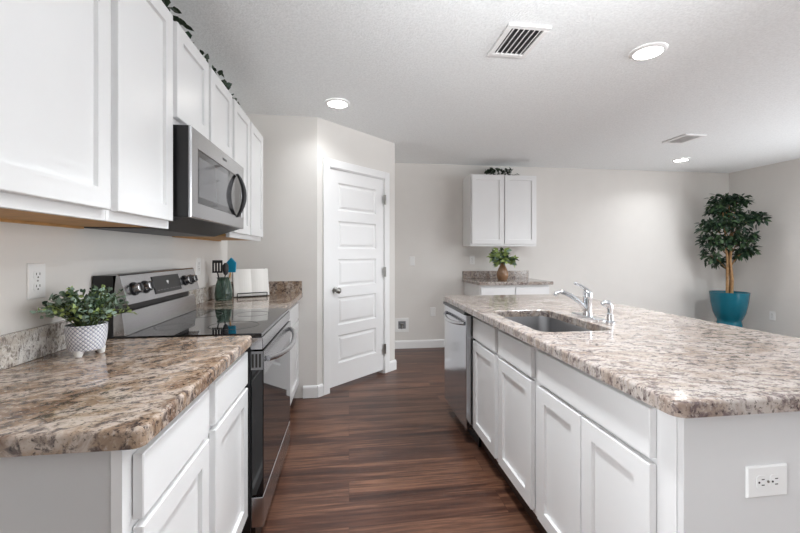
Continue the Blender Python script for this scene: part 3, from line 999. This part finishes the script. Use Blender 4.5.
def ivy(label, pts, seed, spread, n, size, ymax=None):
    """garland lying along a cabinet top"""
    rn = random.Random(seed)
    r = thing('ivy_garland', label, 'ivy', pts[0])
    pts = [Vector(p) for p in pts]
    MB().tube(pts, .003, 6).build('vine', 'stem', r)
    lf = MB()
    for i in range(n):
        t = rn.random() * (len(pts) - 1)
        j = min(int(t), len(pts) - 2)
        p = pts[j].lerp(pts[j + 1], t - j)
        q = p + Vector((rn.uniform(-.5, .5) * spread, rn.uniform(-.5, .5) * spread, rn.random() ** 1.3 * spread * .75 + .012))
        d = rdir(rn, .25)
        d.z = max(d.z, -.15)
        lf.mi = 0 if rn.random() < .75 else 1
        lf.leaf(q, d, rdir(rn, 1.0), size * rn.uniform(.7, 1.2), size * rn.uniform(.6, .85))
    lf.build('foliage', ['leaf_ivy', 'leaf_dark'], r)
zt = UT + .006
ivy('dark ivy lying along the tops of the left wall cabinets', [(-.78, 1.25, zt), (-.75, 1.4, zt + .01), (-.765, 1.55, zt), (-.745, 1.7, zt + .015), (-.76, 1.85, zt), (-.745, 2.0, zt + .012), (-.76, 2.15, zt), (-.745, 2.3, zt + .01), (-.75, 2.44, zt), (-.75, 2.55, zt), (-.75, 2.68, zt)], 5, .07, 190, .042)
zt = 2.25 + .006
ivy('green ivy sprig on top of the back wall cabinet', [(1.79, 4.80, zt), (1.85, 4.78, zt + .01), (1.95, 4.79, zt), (2.05, 4.78, zt + .01), (2.14, 4.79, zt)], 9, .085, 62, .06)

def vase_plant():
    rn = random.Random(12)
    vx, vy, vz = 1.935, 4.68, .914
    r = thing('vase', 'brown glass vase of green leaves on the small back counter', 'vase', (vx, vy, vz))
    MB().lathe([(.05, .0005), (.062, .012), (.074, .06), (.07, .1), (.052, .145), (.032, .185), (.027, .21), (.033, .232), (.028, .23), (.023, .21)], (vx, vy, vz), 36, True, False).build('vessel', 'vase', r, smooth=True)
    st, lf = MB(), MB()
    for i in range(26):
        a = rn.uniform(0, 2 * PI)
        sp = rn.uniform(.03, .20)
        hh = rn.uniform(-.06, .14)
        top = Vector((vx + sp * math.cos(a), vy + sp * math.sin(a) * .8, vz + .26 + hh))
        b = Vector((vx, vy, vz + .19))
        mid = b.lerp(top, .5) + Vector((0, 0, .035))
        st.tube([b, mid, top], .0025, 5)
        for k in range(7):
            t = rn.uniform(.35, 1)
            p = mid.lerp(top, (t - .35) / .65)
            d = (Vector((math.cos(a), math.sin(a), .1)) + rdir(rn) * .8).normalized()
            lf.mi = rn.choice((0, 1, 1, 2, 2, 2))
            lf.leaf(p, d, rdir(rn, 1), rn.uniform(.06, .10), rn.uniform(.036, .055))
    st.build('stems', 'stem', r)
    lf.build('foliage', ['leaf_mid', 'leaf_sage', 'leaf_lime'], r)
vase_plant()

def tree():
    rn = random.Random(21)
    tx, ty = 5.10, 4.58
    r = thing('potted_tree', 'tall leafy artificial tree in a teal footed planter in the far right corner', 'plant', (tx, ty, 0))
    MB().lathe([(.175, .0005), (.175, .02), (.165, .14), (.145, .26), (.132, .33), (.130, .35), (.150, .385), (.178, .46), (.202, .60), (.213, .715), (.216, .73), (.203, .73), (.196, .70), (.186, .66)], (tx, ty, 0), 48, True, False).build('planter', 'teal', r, smooth=True)
    MB().lathe([(.1855, 0), (.1, .02)], (tx, ty, .66), 32).build('soil', 'soil', r)
    tops = []
    for k, (ox, oy) in enumerate(((-.03, .0), (.03, .02), (.0, -.035))):
        pts = [(tx + ox, ty + oy, .66), (tx + ox * 1.3 + .01, ty + oy, .9), (tx + ox * .6 - .01, ty + oy * .7, 1.15), (tx + ox * 1.8, ty + oy * 1.2, 1.45), (tx + ox * 3.2, ty + oy * 2, 1.8)]
        MB().tube(pts, [.018, .016, .014, .011, .007], 10).build('trunk', 'bark', r, smooth=True)
    # crown: clumps given right (across the view), towards the room and height
    rt, fw = Vector((.72, -.69, 0)), Vector((.69, .72, 0))
    clumps = [(-.13, 0, 1.96, .11, .10), (.0, .03, 1.99, .13, .09), (.12, 0, 1.97, .11, .08), (-.17, 0, 1.84, .09, .08),
              (-.02, .02, 1.83, .15, .08), (-.24, -.04, 1.62, .12, .13), (-.09, -.1, 1.66, .16, .11), (.08, -.06, 1.66, .16, .12), (.20, .0, 1.74, .11, .09),
              (.30, .0, 1.72, .09, .09), (-.24, 0, 1.44, .11, .13), (-.12, -.1, 1.40, .13, .12), (.05, -.08, 1.44, .13, .11), (.18, -.02, 1.46, .12, .12),
              (-.22, .0, 1.22, .09, .12), (-.13, .06, 1.16, .08, .10), (.13, .05, 1.26, .10, .08), (.21, 0, 1.30, .09, .07)]
    st, lf = MB(), MB()
    for a, b, zc, rad, hh in clumps:
        c = Vector((tx, ty, zc)) + rt * (a * .9) + fw * b
        zt_ = max(zc - .25, 1.0)
        st.tube([(tx, ty, zt_), (tx + (c.x - tx) * .5, ty + (c.y - ty) * .5, zc - .08), tuple(c)], [.008, .006, .003], 6)
        for i in range(int(860 * rad)):
            o_ = rdir(rn) * (rn.random() ** .5)
            p = c + Vector((o_.x * rad, o_.y * rad, o_.z * hh))
            if p.x > XR - .1 or p.y > YB - .1:
                continue
            d = (Vector((o_.x, o_.y, -.35)) + rdir(rn) * .7).normalized()
            lf.mi = 0 if rn.random() < .7 else 1
            lf.leaf(p, d, rdir(rn, 1.1), rn.uniform(.06, .1), rn.uniform(.026, .04))
    st.build('branches', 'bark', r)
    lf.build('foliage', ['leaf_dark', 'leaf_mid'], r)
tree()

# ------------------------------------------------------------------ things on the far left counter
jx, jy, jz = -.90, 2.93, .9145
J = thing('utensil_jar', 'green glass utensil jar on the counter beyond the stove', 'jar', (jx, jy, jz))
MB().lathe([(.05, .0005), (.058, .008), (.06, .06), (.05, .12), (.04, .15), (.046, .165), (.042, .164), (.036, .15), (.046, .12), (.055, .06), (.052, .012)], (jx, jy, jz), 36, True, True).build('vessel', 'green_glass', J, smooth=True)
def utensil(name, label, cat, top, mat, parts):
    r = thing(name, label, cat, (jx, jy, jz + .014))
    parts(r)
    return r
def spat(r):
    b, t = Vector((jx + .006, jy - .02, jz + .02)), Vector((jx - .03, jy - .035, jz + .2))
    MB().tube([b, t], .005, 8).build('handle', 'black', r)
    h = MB()
    for i in range(4):
        h.box(jx - .064 + i * .019, jx - .052 + i * .019, jy - .042, jy - .036, jz + .205, jz + .275)
    h.box(jx - .064, jx + .005, jy - .042, jy - .036, jz + .2, jz + .212).box(jx - .064, jx + .005, jy - .042, jy - .036, jz + .27, jz + .29, .002)
    h.build('head', 'black', r)
utensil('spatula', 'black slotted spatula standing in the green glass jar', 'spatula', 0, 0, spat)
def brush(r):
    MB().tube([(jx + .012, jy + .012, jz + .02), (jx + .04, jy + .03, jz + .2)], .006, 8).build('handle', 'wood', r)
    MB().prism([(jx + .015, jz + .2), (jx + .075, jz + .2), (jx + .08, jz + .27), (jx + .045, jz + .31), (jx + .01, jz + .27)], 'y', jy + .022, jy + .04, .004).build('head', 'blue', r)
utensil('silicone_spatula', 'bright blue silicone spatula standing in the green glass jar', 'spatula', 0, 0, brush)
# cookbook on a dark wire stand
bx_, by_ = -.735, 3.17
CS = thing('cookbook_stand', 'dark wire stand propping the open white book', 'book stand', (bx_, by_, .9145))
wr_ = MB()
for sx_ in (-.11, .11):
    wr_.tube([(bx_ + sx_, by_ + .03, .918), (bx_ + sx_, by_ - .045, .918), (bx_ + sx_, by_ - .048, .945)], .004, 6)
    wr_.tube([(bx_ + sx_, by_ - .01, .918), (bx_ + sx_, by_ + .06, 1.13)], .004, 6)
    wr_.tube([(bx_ + sx_, by_ + .06, 1.13), (bx_ + sx_, by_ + .12, .918)], .004, 6)
for z_, y_ in ((.918, -.045), (.918, .12), (1.0, .018), (.945, -.048)):
    wr_.tube([(bx_ - .11, by_ + y_, z_), (bx_ + .11, by_ + y_, z_)], .004, 6)
wr_.build('wire_frame', 'black', CS)
Tb = Matrix.Translation((bx_, by_ - .018, .924)) @ Matrix.Rotation(math.radians(-17.5), 4, 'X')
MB().box(-.135, .135, .0, .004, .0, .19).xf(Tb).build('backrest', 'black', CS)
BK = thing('open_book', 'open white cookbook propped on the dark wire stand', 'book', (bx_, by_ - .03, .925))
Tm = Matrix.Translation((bx_, by_ - .029, .924)) @ Matrix.Rotation(math.radians(-17.5), 4, 'X')
for s in (-1, 1):
    p = []
    for k in range(9):
        t = k / 8
        p.append((s * t * .128, -.004 - .007 * math.sin(PI * min(t * 1.25, 1)) * (1 - t * .4)))
    p += [(s * .128, -.001), (0, -.001)]
    MB().prism(p, 'z', .0, .212).xf(Tm).build('pages', 'paper', BK)
MB().box(-.132, .132, -.0008, .002, -.003, .215).xf(Tm).build('cover', 'paper', BK)
BA = math.radians(24)
CS.rotation_euler = (0, 0, BA)
CS.location.x -= .03
BK.rotation_euler = (0, 0, BA)
BK.location = (CS.location.x + .03 * math.sin(BA), CS.location.y - .03 * math.cos(BA), BK.location.z)
def ladle(r):
    MB().tube([(jx - .008, jy - .002, jz + .02), (jx + .014, jy - .006, jz + .19)], .004, 8).build('handle', 'black', r)
    MB().lathe([(.004, .0), (.014, .01), (.021, .04), (.019, .075), (.008, .09)], (jx + .016, jy - .006, jz + .18), 16).build('head', 'darkgrey', r, smooth=True)
utensil('kitchen_spoon', 'dark rounded spoon standing between the spatulas in the green glass jar', 'spoon', 0, 0, ladle)
